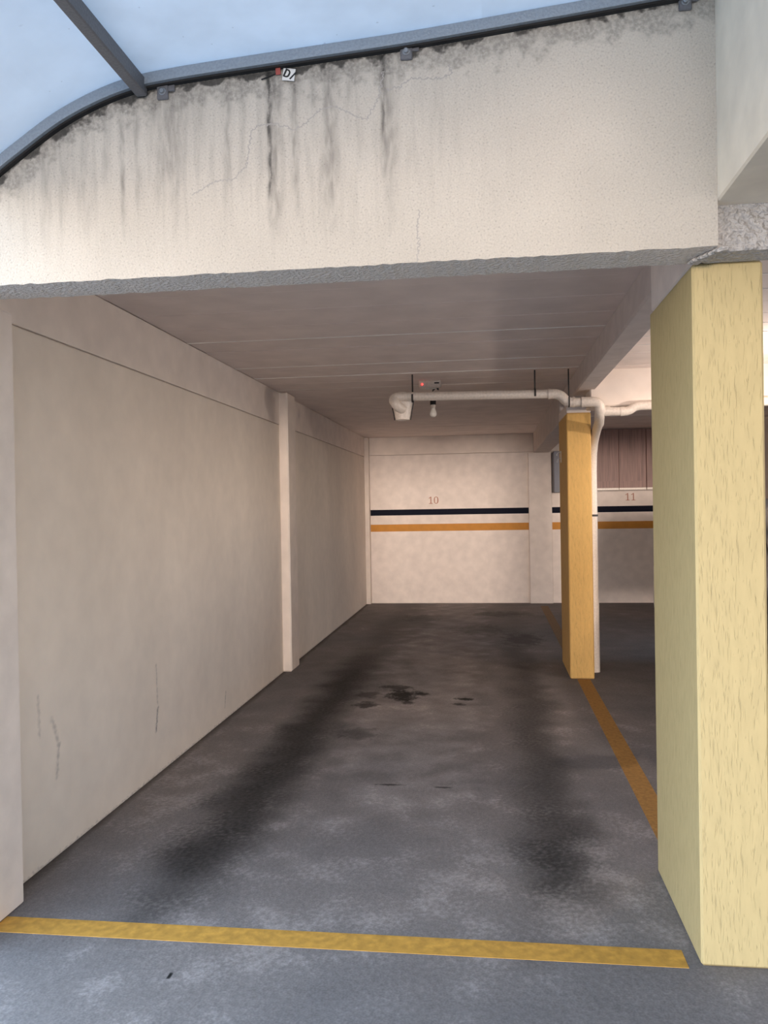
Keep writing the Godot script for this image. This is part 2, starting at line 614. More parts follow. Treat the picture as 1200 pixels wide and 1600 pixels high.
func make_ceiling() -> void:
	var c := setting("ceiling")
	box_part("slab", Vector3(XL - 0.22, YC + 0.025, ZB - 0.2), Vector3(XR + 0.2, YC + 0.2, ZG + 0.01), mats.beam, c, 0.002)
	# precast planks with filled joints, left and right of the beam that runs from pillar to pillar
	var rows := [[XL, 0.71, [-2.745, -3.23, -3.58, -3.93, -4.30, -4.67, -5.04, -5.37, -5.70, -6.03, -6.28, -6.53, -6.87, -7.21, -7.56, -7.91, -8.26, -8.61, -8.96, -9.31, -9.66, -10.01, -10.36, -10.71, -11.06, -11.41, -11.76, -12.11, ZB]],
		[0.80, XR, [-2.745, -3.21, -3.49, -3.767, -4.044, -4.326, -4.60, -4.88, -5.153, -5.427, -5.71, -6.0, -6.28, -6.56, -6.84, -7.12, -7.4, -7.7, -8.0, -8.3, -8.6, -8.98, -9.28, -9.587, -9.9, -10.35, -10.7, -11.05, -11.4, -11.81, -12.2, ZB]]]
	var rng := RandomNumberGenerator.new()
	rng.seed = 5
	var strong := [-5.04, -6.03, -6.53, -7.21, -3.767, -4.044, -4.326, -5.153, -5.427, -5.71, -6.84, -8.98, -9.587, -10.35]
	for r in rows:
		var zs: Array = r[2]
		for i in zs.size() - 1:
			var dy := rng.randf_range(0.0, 0.003)
			box_part("plank", Vector3(r[0], YC + dy, zs[i + 1] + 0.003), Vector3(r[1], YC + 0.03, zs[i] - 0.003), mats.ceiling, c, 0.002)
			if i > 0 and strong.has(zs[i]):
				var wd := 0.0055
				box_part("joint_filler", Vector3(r[0], YC - 0.0015, zs[i] - wd), Vector3(r[1], YC + 0.01, zs[i] + wd), mats.bead, c, 0.001)

# ---------------------------------------------------------------- front
func arc() -> PackedVector2Array:
	# top edge of the plaster, which the canopy follows
	var p := PackedVector2Array([Vector2(-2.02, 2.20), Vector2(-1.88, 2.38), Vector2(-1.75, 2.505), Vector2(-1.602, 2.616), Vector2(-1.509, 2.679), Vector2(-1.372, 2.764), Vector2(-1.238, 2.822),
		Vector2(-1.116, 2.856), Vector2(-0.996, 2.871), Vector2(-0.85, 2.882), Vector2(-0.719, 2.890), Vector2(-0.469, 2.905), Vector2(-0.225, 2.920), Vector2(0.091, 2.947), Vector2(0.398, 2.974), Vector2(0.70, 3.002)])
	var out := PackedVector2Array()
	for i in p.size() - 1:
		var a := p[maxi(i - 1, 0)]
		var b := p[i]
		var c := p[i + 1]
		var d := p[mini(i + 2, p.size() - 1)]
		for k in 5:
			out.append(b.cubic_interpolate(c, a, d, k / 5.0))
	out.append(p[p.size() - 1])
	return out

func arc_y(A: PackedVector2Array, x: float) -> float:
	for i in A.size() - 1:
		if x <= A[i + 1].x:
			return lerpf(A[i].y, A[i + 1].y, clampf((x - A[i].x) / (A[i + 1].x - A[i].x), 0.0, 1.0))
	return A[A.size() - 1].y

func fascia_material(A: PackedVector2Array, x0: float, x1: float, y0: float, y1: float) -> StandardMaterial3D:
	var w := 2048
	var h := 640
	var nb := noise(41, 1.6, 3)
	var ng := noise(42, 120.0, 2)
	var nc := noise(43, 14.0, 4)
	var nt := noise(44, 9.0, 3)
	# drip stains: x, half width, strength, y where it dies out
	var drips := [[-1.507, 0.010, 0.10, 2.38], [-1.44, 0.018, 0.12, 2.30], [-1.384, 0.012, 0.16, 2.42], [-1.305, 0.02, 0.12, 2.30], [-1.228, 0.012, 0.10, 2.45], [-1.173, 0.008, 0.30, 2.36], [-1.123, 0.014, 0.26, 2.5],
		[-1.064, 0.02, 0.16, 2.6], [-1.01, 0.045, 0.22, 2.40], [-0.956, 0.02, 0.14, 2.62], [-0.817, 0.016, 0.26, 2.50], [-0.753, 0.012, 0.18, 2.68], [-0.678, 0.0065, 0.75, 2.36], [-0.664, 0.022, 0.30, 2.28], [-0.596, 0.013, 0.30, 2.38],
		[-0.534, 0.012, 0.16, 2.55], [-0.483, 0.024, 0.30, 2.32], [-0.421, 0.014, 0.14, 2.6], [-0.309, 0.009, 0.55, 2.52], [-0.29, 0.022, 0.24, 2.34], [-0.90, 0.01, 0.12, 2.55], [-0.64, 0.008, 0.25, 2.62]]
	var cracks := [[Vector2(-0.938, 2.515), Vector2(-0.863, 2.555), Vector2(-0.799, 2.557), Vector2(-0.755, 2.599), Vector2(-0.739, 2.707), Vector2(-0.711, 2.725), Vector2(-0.659, 2.725), Vector2(-0.596, 2.7), Vector2(-0.554, 2.723), Vector2(-0.512, 2.76), Vector2(-0.461, 2.766), Vector2(-0.39, 2.721), Vector2(-0.36, 2.718), Vector2(-0.324, 2.786), Vector2(-0.31, 2.864)],
		[Vector2(-0.303, 2.804), Vector2(-0.257, 2.81), Vector2(-0.226, 2.833), Vector2(-0.127, 2.825), Vector2(-0.097, 2.837), Vector2(-0.106, 2.867)],
		[Vector2(-0.205, 2.42), Vector2(-0.21, 2.36), Vector2(-0.207, 2.31), Vector2(-0.216, 2.25)]]
	var d := PackedByteArray()
	d.resize(w * h * 3)
	var g := PackedByteArray()
	g.resize(w * h)
	for i in w:
		var x := x0 + (x1 - x0) * (i + 0.5) / w
		var top := arc_y(A, x)
		var here := []
		for q in drips:
			if absf(x - q[0]) < q[1] * 2.5 + 0.012:
				here.append(q)
		var left := clampf((0.2 - x) / 0.6, 0.0, 1.0)
		for j in h:
			var y := y1 - (y1 - y0) * (j + 0.5) / h
			var grain := ng.get_noise_2d(x, y)
			var c := nc.get_noise_2d(x, y)
			var v := 1.0 + 0.05 * nb.get_noise_2d(x, y) + 0.05 * grain
			if grain < -0.62:
				v *= 0.88
			if y < top:
				# water marks: thin vertical runs
				var run := nt.get_noise_2d(x * 3.2, y * 0.3)
				v *= 1.0 - left * 0.09 * clampf(run + 0.1, 0.0, 1.0) * clampf((y - 2.27) / 0.3, 0.0, 1.0)
				for q in here:
					var u: float = absf(x - q[0] + 0.006 * nt.get_noise_2d(q[0] * 50.0, y * 1.2)) / q[1]
					if u < 2.5:
						var fade := clampf((y - q[3]) / 0.22 + 0.4 * run, 0.0, 1.0)
						v *= 1.0 - 0.66 * q[2] * exp(-u * u) * fade * clampf(0.62 + 0.9 * nt.get_noise_2d(x * 5.0, y * 1.1) + 0.25 * grain, 0.2, 1.0)
				# black mould under the metal edge
				var dt := top - y
				if dt < 0.12:
					var mould := clampf((0.006 + 0.035 * c + 0.012 * left - dt) / 0.012, 0.0, 1.0)
					v *= 1.0 - 0.5 * mould
					v *= 1.0 - 0.2 * clampf((0.085 + 0.08 * c - dt) / 0.04, 0.0, 1.0) * clampf(0.6 + 0.5 * grain + 0.8 * nc.get_noise_2d(x * 4.0, y * 4.0), 0.0, 1.0)
			g[j * w + i] = int(clampf(128.0 + 120.0 * grain + 60.0 * c, 0, 255))
			var o := (j * w + i) * 3
			d[o] = int(clampf(v * 194.0, 0, 255))
			d[o + 1] = int(clampf(v * 186.0, 0, 255))
			d[o + 2] = int(clampf(v * 174.0, 0, 255))
	for line in cracks:
		for k in line.size() - 1:
			var a: Vector2 = line[k]
			var b: Vector2 = line[k + 1]
			var n := int(a.distance_to(b) / 0.0008) + 2
			for e in n:
				var p := a.lerp(b, float(e) / n)
				p += Vector2(nt.get_noise_2d(p.x * 9.0, p.y * 9.0), nt.get_noise_2d(p.y * 9.0, p.x * 9.0 + 7.0)) * 0.008
				var i := int((p.x - x0) / (x1 - x0) * w)
				var j := int((y1 - p.y) / (y1 - y0) * h)
				for q in [[0, 0], [1, 0], [0, 1], [1, 1]]:
					var ii: int = i + q[0]
					var jj: int = j + q[1]
					if ii >= 0 and jj >= 0 and ii < w and jj < h:
						for ch in 3:
							d[(jj * w + ii) * 3 + ch] = 166 - ch * 6
						g[jj * w + ii] = 90
	var m := std(Color.WHITE, 0.95)
	m.albedo_texture = tex(d, w, h)
	m.heightmap_enabled = true
	m.heightmap_texture = gray(g, w, h)
	m.heightmap_scale = 0.16
	return m

func make_front() -> void:
	var A := arc()
	var wf := setting("wall_front")
	var x0 := -2.1
	var x1 := 0.70
	var y0 := 2.24
	var y1 := 3.04
	var xr := 0.689
	# stuccoed face over the entrance, its top following the canopy, its lower edge a little uneven
	var rng := RandomNumberGenerator.new()
	rng.seed = 9
	var low := PackedVector2Array()
	for i in 111:
		low.append(Vector2(lerpf(-2.02, xr, i / 110.0), 2.2583 + rng.randf_range(-0.0022, 0.0022)))
	var st := new_st()
	var uv := func(p: Vector2) -> Vector2: return Vector2((p.x - x0) / (x1 - x0), (y1 - p.y) / (y1 - y0))
	for i in low.size() - 1:
		var a := low[i]
		var b := low[i + 1]
		var c := Vector2(b.x, maxf(arc_y(A, b.x), b.y + 0.001))
		var e := Vector2(a.x, maxf(arc_y(A, a.x), a.y + 0.001))
		quad(st, Vector3(a.x, a.y, ZF), Vector3(b.x, b.y, ZF), Vector3(c.x, c.y, ZF), Vector3(e.x, e.y, ZF), Vector3.BACK, [uv.call(a), uv.call(b), uv.call(c), uv.call(e)])
	put(st, "stucco_face", fascia_material(A, x0, x1, y0, y1), wf)
	# body of the beam behind that face
	st = new_st()
	var body := PackedVector2Array()
	for i in range(A.size() - 1, -1, -1):
		body.append(A[i])
	body.append(Vector2(-2.02, 2.19))
	body[body.size() - 1] = Vector2(-2.021, low[0].y - 0.001)
	var lowpts := PackedVector2Array()
	for p in low:
		lowpts.append(p)
	var outline := PackedVector2Array()
	for i in range(A.size() - 1, -1, -1):
		if A[i].y > 2.27 and A[i].x < xr:
			outline.append(A[i])
	outline.append_array(lowpts)
	outline.append(Vector2(xr, 3.0))
	prism(st, outline, ZG, ZF - 0.0005)
	put(st, "beam_body", mats.lightened_soffit, wf)
	box_part("beam_body", Vector3(xr - 0.005, 2.256, ZG), Vector3(XR + 0.2, 3.0, ZF - 0.045), mats.rough_plaster, wf, 0.006)
	box_part("parapet", Vector3(XL - 0.22, YC + 0.2, ZG - 0.1), Vector3(XR + 0.2, 2.99, ZG - 0.001), mats.stucco, wf, 0.004)
	# patch of mortar where beam meets pillar
	st = new_st()
	for i in 5:
		var t := Transform3D(Basis.from_euler(Vector3(0, 0.25 + 0.1 * i, 0.05 * i)), Vector3(0.655 + 0.012 * i, 2.253, -2.70 + 0.028 * i))
		bbox(st, Vector3(-0.02, -0.006, -0.022), Vector3(0.02, 0.006, 0.022), 0.005, t)
	put(st, "mortar_patch", mats.rough_plaster, wf)

func make_beams() -> void:
	var b := base("driveway_beam", "cream beam running out over the driveway, at the right end of the stained wall", "beam")
	box_part("beam_body", Vector3(0.689, 2.394, ZF - 0.05), Vector3(0.95, 3.35, 3.2), mats.cream, b, 0.006)
	var rs := setting("trim_1", "unseen grey concrete slab added over the driveway, right of the cream beam", "slab")
	box_part("slab", Vector3(0.952, 2.396, ZF - 0.04), Vector3(5.2, 2.6, 3.2), mats.beam, rs, 0.006)  # slab inferred from the beam's underside, added to shade the driveway
	b = base("ceiling_beam", "grey ceiling beam between the front and the rear yellow pillar", "beam")
	box_part("beam_body", Vector3(0.703, 2.398, -7.92), Vector3(0.852, YC + 0.01, -3.43), mats.beam, b, 0.01)
	box_part("seat", Vector3(0.660, YB + 0.006, -3.441), Vector3(0.868, YC + 0.005, ZG + 0.002), mats.white_paint, b, 0.006)
	b = base("ceiling_beam", "grey ceiling beam from the rear yellow pillar to the back wall", "beam")
	box_part("beam_body", Vector3(0.665, YB + 0.003, ZB), Vector3(0.90, YC + 0.01, -7.93), mats.beam, b, 0.01)
	b = base("cross_beam", "cream cross beam behind the drain pipe, over the neighbouring bay", "beam")
	box_part("beam_body", Vector3(0.805, YB, -7.0), Vector3(XR, YC + 0.01, -6.70), mats.wall, b, 0.01)

func make_pillars() -> void:
	var p := base("yellow_pillar", "large pale yellow pillar at the right of the bay's mouth", "pillar")
	box_part("shaft", Vector3(0.654, 0, -3.44), Vector3(0.871, YB - 0.001, -2.7445), mats.pale_yellow, p, 0.008)
	p = base("yellow_pillar", "smaller looking ochre yellow pillar deeper in, beside the white downpipe", "pillar")
	box_part("shaft", Vector3(0.660, 0, -7.922), Vector3(0.862, 2.264, -7.1448), mats.yellow, p, 0.008)
	box_part("capital", Vector3(0.660, 2.264, -7.922), Vector3(0.862, 2.342, -7.1448), mats.white_paint, p, 0.006)

# ---------------------------------------------------------------- canopy
func make_canopy() -> void:
	var full := arc()
	var A := PackedVector2Array()
	for q in full:
		if q.x > -1.70:
			A.append(q)
	var c := base("canopy", "curved translucent roof sheet in a grey metal frame above the stained wall", "canopy")
	var off := func(d: float) -> PackedVector2Array:
		var o := PackedVector2Array()
		for i in A.size():
			var t := (A[mini(i + 1, A.size() - 1)] - A[maxi(i - 1, 0)]).normalized()
			o.append(A[i] + Vector2(-t.y, t.x) * d)
		return o
	var strip := func(a: float, b: float) -> PackedVector2Array:
		var lo: PackedVector2Array = off.call(a)
		var hi: PackedVector2Array = off.call(b)
		hi.reverse()
		lo.append_array(hi)
		return lo
	var ZN := 3.2
	# metal edge rail: an angle with a lower flange
	var st := new_st()
	prism(st, strip.call(0.008, 0.042), ZF - 0.012, ZF + 0.030)
	put(st, "edge_rail", mats.steel, c)
	st = new_st()
	prism(st, strip.call(0.002, 0.0085), ZF - 0.012, ZF + 0.016)
	put(st, "seal", mats.rubber, c)
	# sheet in two strips, lapped over the long bar
	var cut := 0
	for i in A.size():
		if A[i].x < -1.09:
			cut = i
	var w := 512
	var n1 := noise(51, 0.012, 4)
	var n2 := noise(52, 0.16, 2)
	var d := PackedByteArray()
	d.resize(w * w * 3)
	for j in w:
		for i in w:
			var v := 1.0 + 0.05 * n1.get_noise_2d(i, j)
			var s := n2.get_noise_2d(i * 0.7, j * 1.6)
			if s > 0.80:
				v *= 0.78
			var o := (j * w + i) * 3
			d[o] = int(clampf(v * 222, 0, 255))
			d[o + 1] = int(clampf(v * 232, 0, 255))
			d[o + 2] = int(clampf(v * 244, 0, 255))
	var sm := std(Color.WHITE, 0.4)
	sm.albedo_texture = tex(d, w, w)
	sm.uv1_triplanar = true
	sm.uv1_world_triplanar = true
	sm.uv1_scale = Vector3.ONE / 1.6
	sm.backlight_enabled = true
	sm.backlight = Color(0.43, 0.43, 0.43)
	for part in [[0, cut], [cut, A.size() - 1]]:
		var pts := PackedVector2Array()
		var lo: PackedVector2Array = off.call(0.043)
		var hi: PackedVector2Array = off.call(0.047)
		for i in range(part[0], part[1] + 1):
			pts.append(lo[i])
		for i in range(part[1], part[0] - 1, -1):
			pts.append(hi[i])
		st = new_st()
		for i in range(part[0], part[1]):
			var m: Vector2 = (hi[i + 1] - hi[i])
			var n := Vector3(-m.y, m.x, 0).normalized()
			quad(st, Vector3(lo[i].x, lo[i].y, ZF - 0.01), Vector3(lo[i + 1].x, lo[i + 1].y, ZF - 0.01), Vector3(lo[i + 1].x, lo[i + 1].y, ZN), Vector3(lo[i].x, lo[i].y, ZN), -n)
		put(st, "roof_sheet", sm, c)
	# the long bar that runs out from the wall, and ribs further out
	st = new_st()
	bbox(st, Vector3(-1.118, 2.842, ZF + 0.005), Vector3(-1.080, 2.896, ZN), 0.004)
	put(st, "purlin", mats.dark_steel, c)
	st = new_st()
	prism(st, strip.call(0.004, 0.042), ZN - 0.05, ZN)
	put(st, "edge_rail", mats.steel, c)
	# bolted brackets
	for q in [[-1.029, 2.862], [-0.235, 2.922], [0.603, 2.998]]:
		st = new_st()
		bbox(st, Vector3(q[0] - 0.019, q[1] - 0.034, ZF - 0.002), Vector3(q[0] + 0.019, q[1] + 0.03, ZF + 0.008), 0.003)
		bbox(st, Vector3(q[0] + 0.012, q[1] - 0.008, ZF - 0.002), Vector3(q[0] + 0.040, q[1] + 0.028, ZF + 0.004), 0.002)
		var br := put(st, "bracket", mats.dark_steel, c)
		st = new_st()
		lathe(st, Vector3(q[0], q[1] - 0.008, ZF + 0.007), Vector3.BACK, [[0, 0.013], [0.002, 0.013], [0.003, 0.0115], [0.003, 0.008], [0.008, 0.008], [0.0095, 0.006], [0.0095, 0.0]], 16)
		put(st, "bolt", mats.bolt, br)

# ---------------------------------------------------------------- pipes
func ring_strap(st: SurfaceTool, p: Vector3, axis: Vector3, r: float, wd: float) -> void:
	lathe(st, p - axis * wd / 2, axis, [[0, r], [0, r + 0.004], [wd, r + 0.004], [wd, r]], 20)

func make_pipes() -> void:
	var p := base("drain_pipe", "white PVC drain pipe under the ceiling, with trap and downpipe on the rear pillar", "pipe")
	var r := 0.0355
	var z := -6.60
	var yh := 2.372
	var st := new_st()
	tube(st, [Vector3(-0.672, yh + 0.005, z), Vector3(0.485, yh - 0.012, z)], r)
	put(st, "horizontal_pipe", mats.pvc, p)
	# offset of two bends and the short run past the pillar
	st = new_st()
	var path := [Vector3(0.471, yh - 0.012, z)]
	path += bend(Vector3(0.505, yh - 0.012, z), Vector3(0.556, yh - 0.013, z), Vector3(0.584, yh - 0.044, z))
	path += bend(Vector3(0.596, yh - 0.058, z), Vector3(0.616, 2.291, z), Vector3(0.653, 2.291, z))
	path.append(Vector3(0.672, 2.291, z))
	tube(st, path, r + 0.004)
	put(st, "offset_bend", mats.pvc, p)
	st = new_st()
	tube(st, [Vector3(0.663, 2.291, z), Vector3(0.737, 2.289, z)], r)
	put(st, "short_pipe", mats.pvc, p)
	st = new_st()
	path = [Vector3(0.728, 2.289, z)]
	path += bend(Vector3(0.80, 2.288, z), Vector3(0.872, 2.288, z), Vector3(0.872, 2.225, z - 0.02), 9)
	path += bend(Vector3(0.873, 2.205, z - 0.04), Vector3(0.876, 2.17, z - 0.10), Vector3(0.898, 2.145, z - 0.30))
	tube(st, path, r + 0.004)
	put(st, "elbow", mats.pvc, p)
	for q in [Vector3(0.480, yh - 0.012, z), Vector3(0.668, 2.291, z), Vector3(0.733, 2.289, z)]:
		st = new_st()
		ring_strap(st, q, Vector3.RIGHT, r + 0.002, 0.016)
		put(st, "coupling", mats.pvc, p)
	# branch to the right, in front of the cross beam
	st = new_st()
	path = [Vector3(0.868, 2.222, -6.652), Vector3(0.95, 2.215, -6.655)]
	path += bend(Vector3(1.04, 2.211, -6.655), Vector3(1.09, 2.209, -6.655), Vector3(1.112, 2.226, -6.652))
	path += bend(Vector3(1.122, 2.234, -6.652), Vector3(1.145, 2.250, -6.652), Vector3(1.19, 2.251, -6.652))
	path.append(Vector3(3.2, 2.26, -6.652))
	tube(st, path, 0.035)
	put(st, "branch_pipe", mats.pvc, p)
	for q in [[Vector3(0.925, 2.217, -6.654), 0.05, 0.037], [Vector3(1.045, 2.211, -6.655), 0.03, 0.034]]:
		st = new_st()
		ring_strap(st, q[0], Vector3.RIGHT, q[2], q[1])
		put(st, "coupling", mats.pvc, p)
	# downpipe on the right face of the pillar
	st = new_st()
	path = [Vector3(0.892, 2.15, z - 0.25)]
	path += bend(Vector3(0.900, 2.14, z - 0.36), Vector3(0.912, 2.11, z - 0.62), Vector3(0.911, 2.02, z - 0.76))
	path += [Vector3(0.909, 1.93, z - 0.83), Vector3(0.907, 1.78, z - 0.85), Vector3(0.906, 0.62, z - 0.855)]
	tube(st, path, 0.038)
	tube(st, [Vector3(0.906, 0.64, z - 0.855), Vector3(0.906, 0.0, z - 0.855)], 0.042)
	put(st, "downpipe", mats.pvc, p)
	st = new_st()
	ring_strap(st, Vector3(0.9065, 1.385, z - 0.85), Vector3.UP, 0.038, 0.018)
	bbox(st, Vector3(0.863, 1.376, z - 0.875), Vector3(0.885, 1.394, z - 0.825), 0.002)
	put(st, "pipe_clip", mats.strap, p)
	# hangers
	for x in [0.369, -0.600]:
		st = new_st()
		ring_strap(st, Vector3(x, yh - 0.004, z), Vector3.RIGHT, r, 0.015)
		bbox(st, Vector3(x - 0.006, yh + 0.03, z - 0.002), Vector3(x + 0.006, YC + 0.002, z + 0.002), 0.0008)
		put(st, "hanger", mats.strap, p)
	st = new_st()
	ring_strap(st, Vector3(0.630, 2.293, z), Vector3.RIGHT, r + 0.004, 0.010)
	bbox(st, Vector3(0.625, 2.32, z - 0.002), Vector3(0.635, YC + 0.002, z + 0.002), 0.0008)
	put(st, "hanger", mats.strap, p)
	# bend at the left end, running forward and down into the trap
	st = new_st()
	path = [Vector3(-0.655, yh + 0.005, z)]
	path += bend(Vector3(-0.69, yh + 0.006, z), Vector3(-0.764, yh + 0.006, z), Vector3(-0.748, yh - 0.033, z + 0.03))
	path += bend(Vector3(-0.738, yh - 0.047, z + 0.04), Vector3(-0.724, yh - 0.08, z + 0.05), Vector3(-0.686, yh - 0.09, z - 0.02))
	tube(st, path, r + 0.004)
	put(st, "left_bend", mats.pvc, p)
	st = new_st()
	var tc := Vector3(-0.690, 2.198, z - 0.075)
	lathe(st, tc, Vector3.UP, [[0.004, 0.0], [0.004, 0.051], [0.0, 0.053], [0.0, 0.059], [0.014, 0.062], [0.135, 0.084], [0.15, 0.086], [0.154, 0.082], [0.157, 0.0]], 28)
	put(st, "trap", mats.pvc, p)
	for s in [-1, 1]:
		st = new_st()
		tube(st, [tc + Vector3(s * 0.064, -0.002, 0.011), tc + Vector3(s * 0.092, 0.15, 0.011)], 0.0042, 8)
		put(st, "strap", mats.strap, p)

# ---------------------------------------------------------------- lamps
func make_lamps() -> void:
	var e := base("emergency_light", "small white emergency light on the ceiling with a glowing red dot", "lamp")
	var z := -6.95
	var st := new_st()
	bbox(st, Vector3(-0.578, 2.490, z - 0.03), Vector3(-0.388, YC + 0.001, z + 0.02), 0.008)
	put(st, "housing", mats.pvc, e)
	st = new_st()
	bbox(st, Vector3(-0.52, 2.478, z - 0.025), Vector3(-0.43, 2.492, z + 0.012), 0.006)
	put(st, "diffuser", std(rgb(214, 208, 200), 0.3), e)
	st = new_st()
	bbox(st, Vector3(-0.445, 2.522, z + 0.019), Vector3(-0.405, 2.534, z + 0.022), 0.001)
	put(st, "vent", mats.strap, e)
	st = new_st()
	lathe(st, Vector3(-0.548, 2.520, z + 0.019), Vector3.BACK, [[0, 0.009], [0.004, 0.008], [0.007, 0.004], [0.008, 0.0]], 14)
	var led := std(rgb(255, 80, 70), 0.4)
	led.emission_enabled = true
	led.emission = Color(1.0, 0.22, 0.2)
	led.emission_energy_multiplier = 3.0
	put(st, "indicator_lamp", led, e)
	st = new_st()
	var path := bend(Vector3(-0.425, 2.485, z - 0.01), Vector3(-0.405, 2.455, z + 0.02), Vector3(-0.42, 2.495, z - 0.03), 9)
	tube(st, path, 0.005, 8)
	path = bend(Vector3(-0.44, 2.485, z - 0.01), Vector3(-0.46, 2.455, z + 0.02), Vector3(-0.455, 2.495, z - 0.028), 9)
	tube(st, path, 0.005, 8)
	put(st, "cable", mats.rubber, e)

	bulb("unlit white bulb in a black holder hanging below the drain pipe", Vector3(-0.483, 2.278, -7.30), false)
	# unseen lit copy added over the next bay to brighten this bay's middle
	bulb("added unseen warm bulb, lit, over the dark car in the next bay", Vector3(2.15, 2.03, -5.75), true)

func bulb(label: String, c: Vector3, lit: bool) -> void:
	var b := base("light_bulb", label, "bulb", "bulbs hung from the ceiling")
	var st := new_st()
	lathe(st, c, Vector3.UP, [[0.0, 0.0], [0.002, 0.012], [0.010, 0.024], [0.024, 0.031], [0.038, 0.031], [0.058, 0.025], [0.076, 0.0185], [0.086, 0.017]], 24)
	var gm := std(rgb(226, 222, 214), 0.25)
	if lit:
		gm.emission_enabled = true
		gm.emission = Color(1.0, 0.86, 0.70)
		gm.emission_energy_multiplier = 4.0
		var l := OmniLight3D.new()  # light of the added bulb, lifting the dark middle and rear
		l.name = "added_bulb_light"
		l.position = c + Vector3(0, 0.03, 0)
		l.light_color = Color(1.0, 0.92, 0.85)
		l.light_energy = 0.95
		l.light_size = 0.03
		l.omni_range = 30.0
		l.omni_attenuation = 2.0
		l.shadow_enabled = true
		b.add_child(l)
	put(st, "globe", gm, b)
	st = new_st()
	lathe(st, c, Vector3.UP, [[0.084, 0.0175], [0.088, 0.021], [0.112, 0.021], [0.116, 0.018]], 20)
	put(st, "collar", mats.pvc, b)
	st = new_st()
	lathe(st, c, Vector3.UP, [[0.112, 0.0], [0.112, 0.026], [0.155, 0.026], [0.162, 0.018], [0.168, 0.006], [0.168, 0.0]], 20)
	put(st, "lamp_holder", mats.rubber, b)
	st = new_st()
	tube(st, [c + Vector3(0, 0.16, 0), Vector3(c.x, YC + 0.003, c.z)], 0.004, 8)
	put(st, "cord", mats.rubber, b)

# ---------------------------------------------------------------- cabinets
func make_cabinets() -> void:
	var w := 256
	var n := noise(61, 0.03, 3)
	var d := PackedByteArray()
	d.resize(w * w * 3)
	for j in w:
		for i in w:
			var v := 1.0 + 0.16 * n.get_noise_2d(i * 3.0, j * 0.10) + 0.12 * n.get_noise_2d(i * 11.0 + 90.0, j * 0.3)
			var o := (j * w + i) * 3
			d[o] = int(clampf(v * 140, 0, 255))
			d[o + 1] = int(clampf(v * 108, 0, 255))
			d[o + 2] = int(clampf(v * 100, 0, 255))
	var wood := std(Color.WHITE, 0.5)
	wood.albedo_texture = tex(d, w, w)
	wood.uv1_triplanar = true
	wood.uv1_world_triplanar = true
	wood.uv1_scale = Vector3.ONE / 0.9
	var carcass := std(rgb(118, 84, 78), 0.6)
	var grey := std(rgb(128, 130, 140), 0.6)
	var zf := ZB + 0.40
	var y0 := 1.70
	var y1 := YC - 0.006
	var cb := base("wall_cabinet", "grey end cabinet hung high beside the back wall pilaster", "cabinet")
	box_part("body", Vector3(0.935, 1.655, ZB + 0.002), Vector3(1.465, YB - 0.004, zf - 0.02), grey, cb, 0.003)
	box_part("door", Vector3(0.937, 1.657, zf - 0.019), Vector3(1.463, YB - 0.006, zf), grey, cb, 0.003)
	cb = base("wall_cabinet", "brown wood-look double cabinet hung high over bay number 11", "cabinet")
	box_part("body", Vector3(1.47, y0, ZB + 0.002), Vector3(2.234, y1, zf - 0.02), carcass, cb, 0.003)
	for q in [[1.472, 1.850], [1.854, 2.232]]:
		var dr := box_part("door", Vector3(q[0], y0 + 0.004, zf - 0.019), Vector3(q[1], y1, zf), wood, cb, 0.002)
		box_part("handle", Vector3(q[0], 1.672, zf - 0.03), Vector3(q[1], 1.704, zf + 0.004), mats.pvc, dr, 0.003)
	cb = base("wall_cabinet", "brown wood-look cabinet partly hidden behind the large front pillar", "cabinet")
	box_part("body", Vector3(2.238, y0, ZB + 0.002), Vector3(3.48, y1, zf - 0.02), carcass, cb, 0.003)
	for k in 3:
		var xa := 2.24 + 0.415 * k
		var dr := box_part("door", Vector3(xa, y0 + 0.004, zf - 0.019), Vector3(xa + 0.411, y1, zf), wood, cb, 0.002)
		box_part("handle", Vector3(xa, 1.672, zf - 0.03), Vector3(xa + 0.411, 1.704, zf + 0.004), mats.pvc, dr, 0.003)

# ---------------------------------------------------------------- car in the next bay
func loft(st: SurfaceTool, rings: Array, cap := true) -> void:
	var N: int = rings[0].size()
	st.set_smooth_group(0)
	for i in rings.size() - 1:
		var mid := Vector3.ZERO
		for k in N:
			mid += rings[i][k] / N
		for k in N:
			var a: Vector3 = rings[i][k]
			var b: Vector3 = rings[i][(k + 1) % N]
			var c: Vector3 = rings[i + 1][(k + 1) % N]
			var d: Vector3 = rings[i + 1][k]
			for t in [[a, b, c], [a, c, d]]:
				for v in t:
					st.add_vertex(v)
	if cap:
		st.set_smooth_group(-1)
		for e in [0, rings.size() - 1]:
			var mid := Vector3.ZERO
			for k in N:
				mid += rings[e][k] / N
			for k in N:
				var t := [mid, rings[e][(k + 1) % N], rings[e][k]]
				if e != 0:
					t = [mid, rings[e][k], rings[e][(k + 1) % N]]
				for v in t:
					st.add_vertex(v)
	st.generate_normals()

func car_ring(z: float, hw: float, y0: float, belt: float, top: float, tw: float) -> Array:
	# half section from the sill up to the roof, mirrored
	var h := [Vector2(hw * 0.86, y0), Vector2(hw * 0.97, y0 + 0.10), Vector2(hw, y0 + 0.30), Vector2(hw * 0.995, belt - 0.10), Vector2(hw * 0.96, belt), Vector2(lerpf(hw * 0.96, tw, 0.55), lerpf(belt, top, 0.55)), Vector2(tw, top - 0.05), Vector2(tw * 0.86, top - 0.008), Vector2(tw * 0.4, top + 0.012)]
	var out := []
	for p in h:
		out.append(Vector3(p.x, p.y, z))
	for i in range(h.size() - 1, -1, -1):
		out.append(Vector3(-h[i].x, h[i].y, z))
	return out

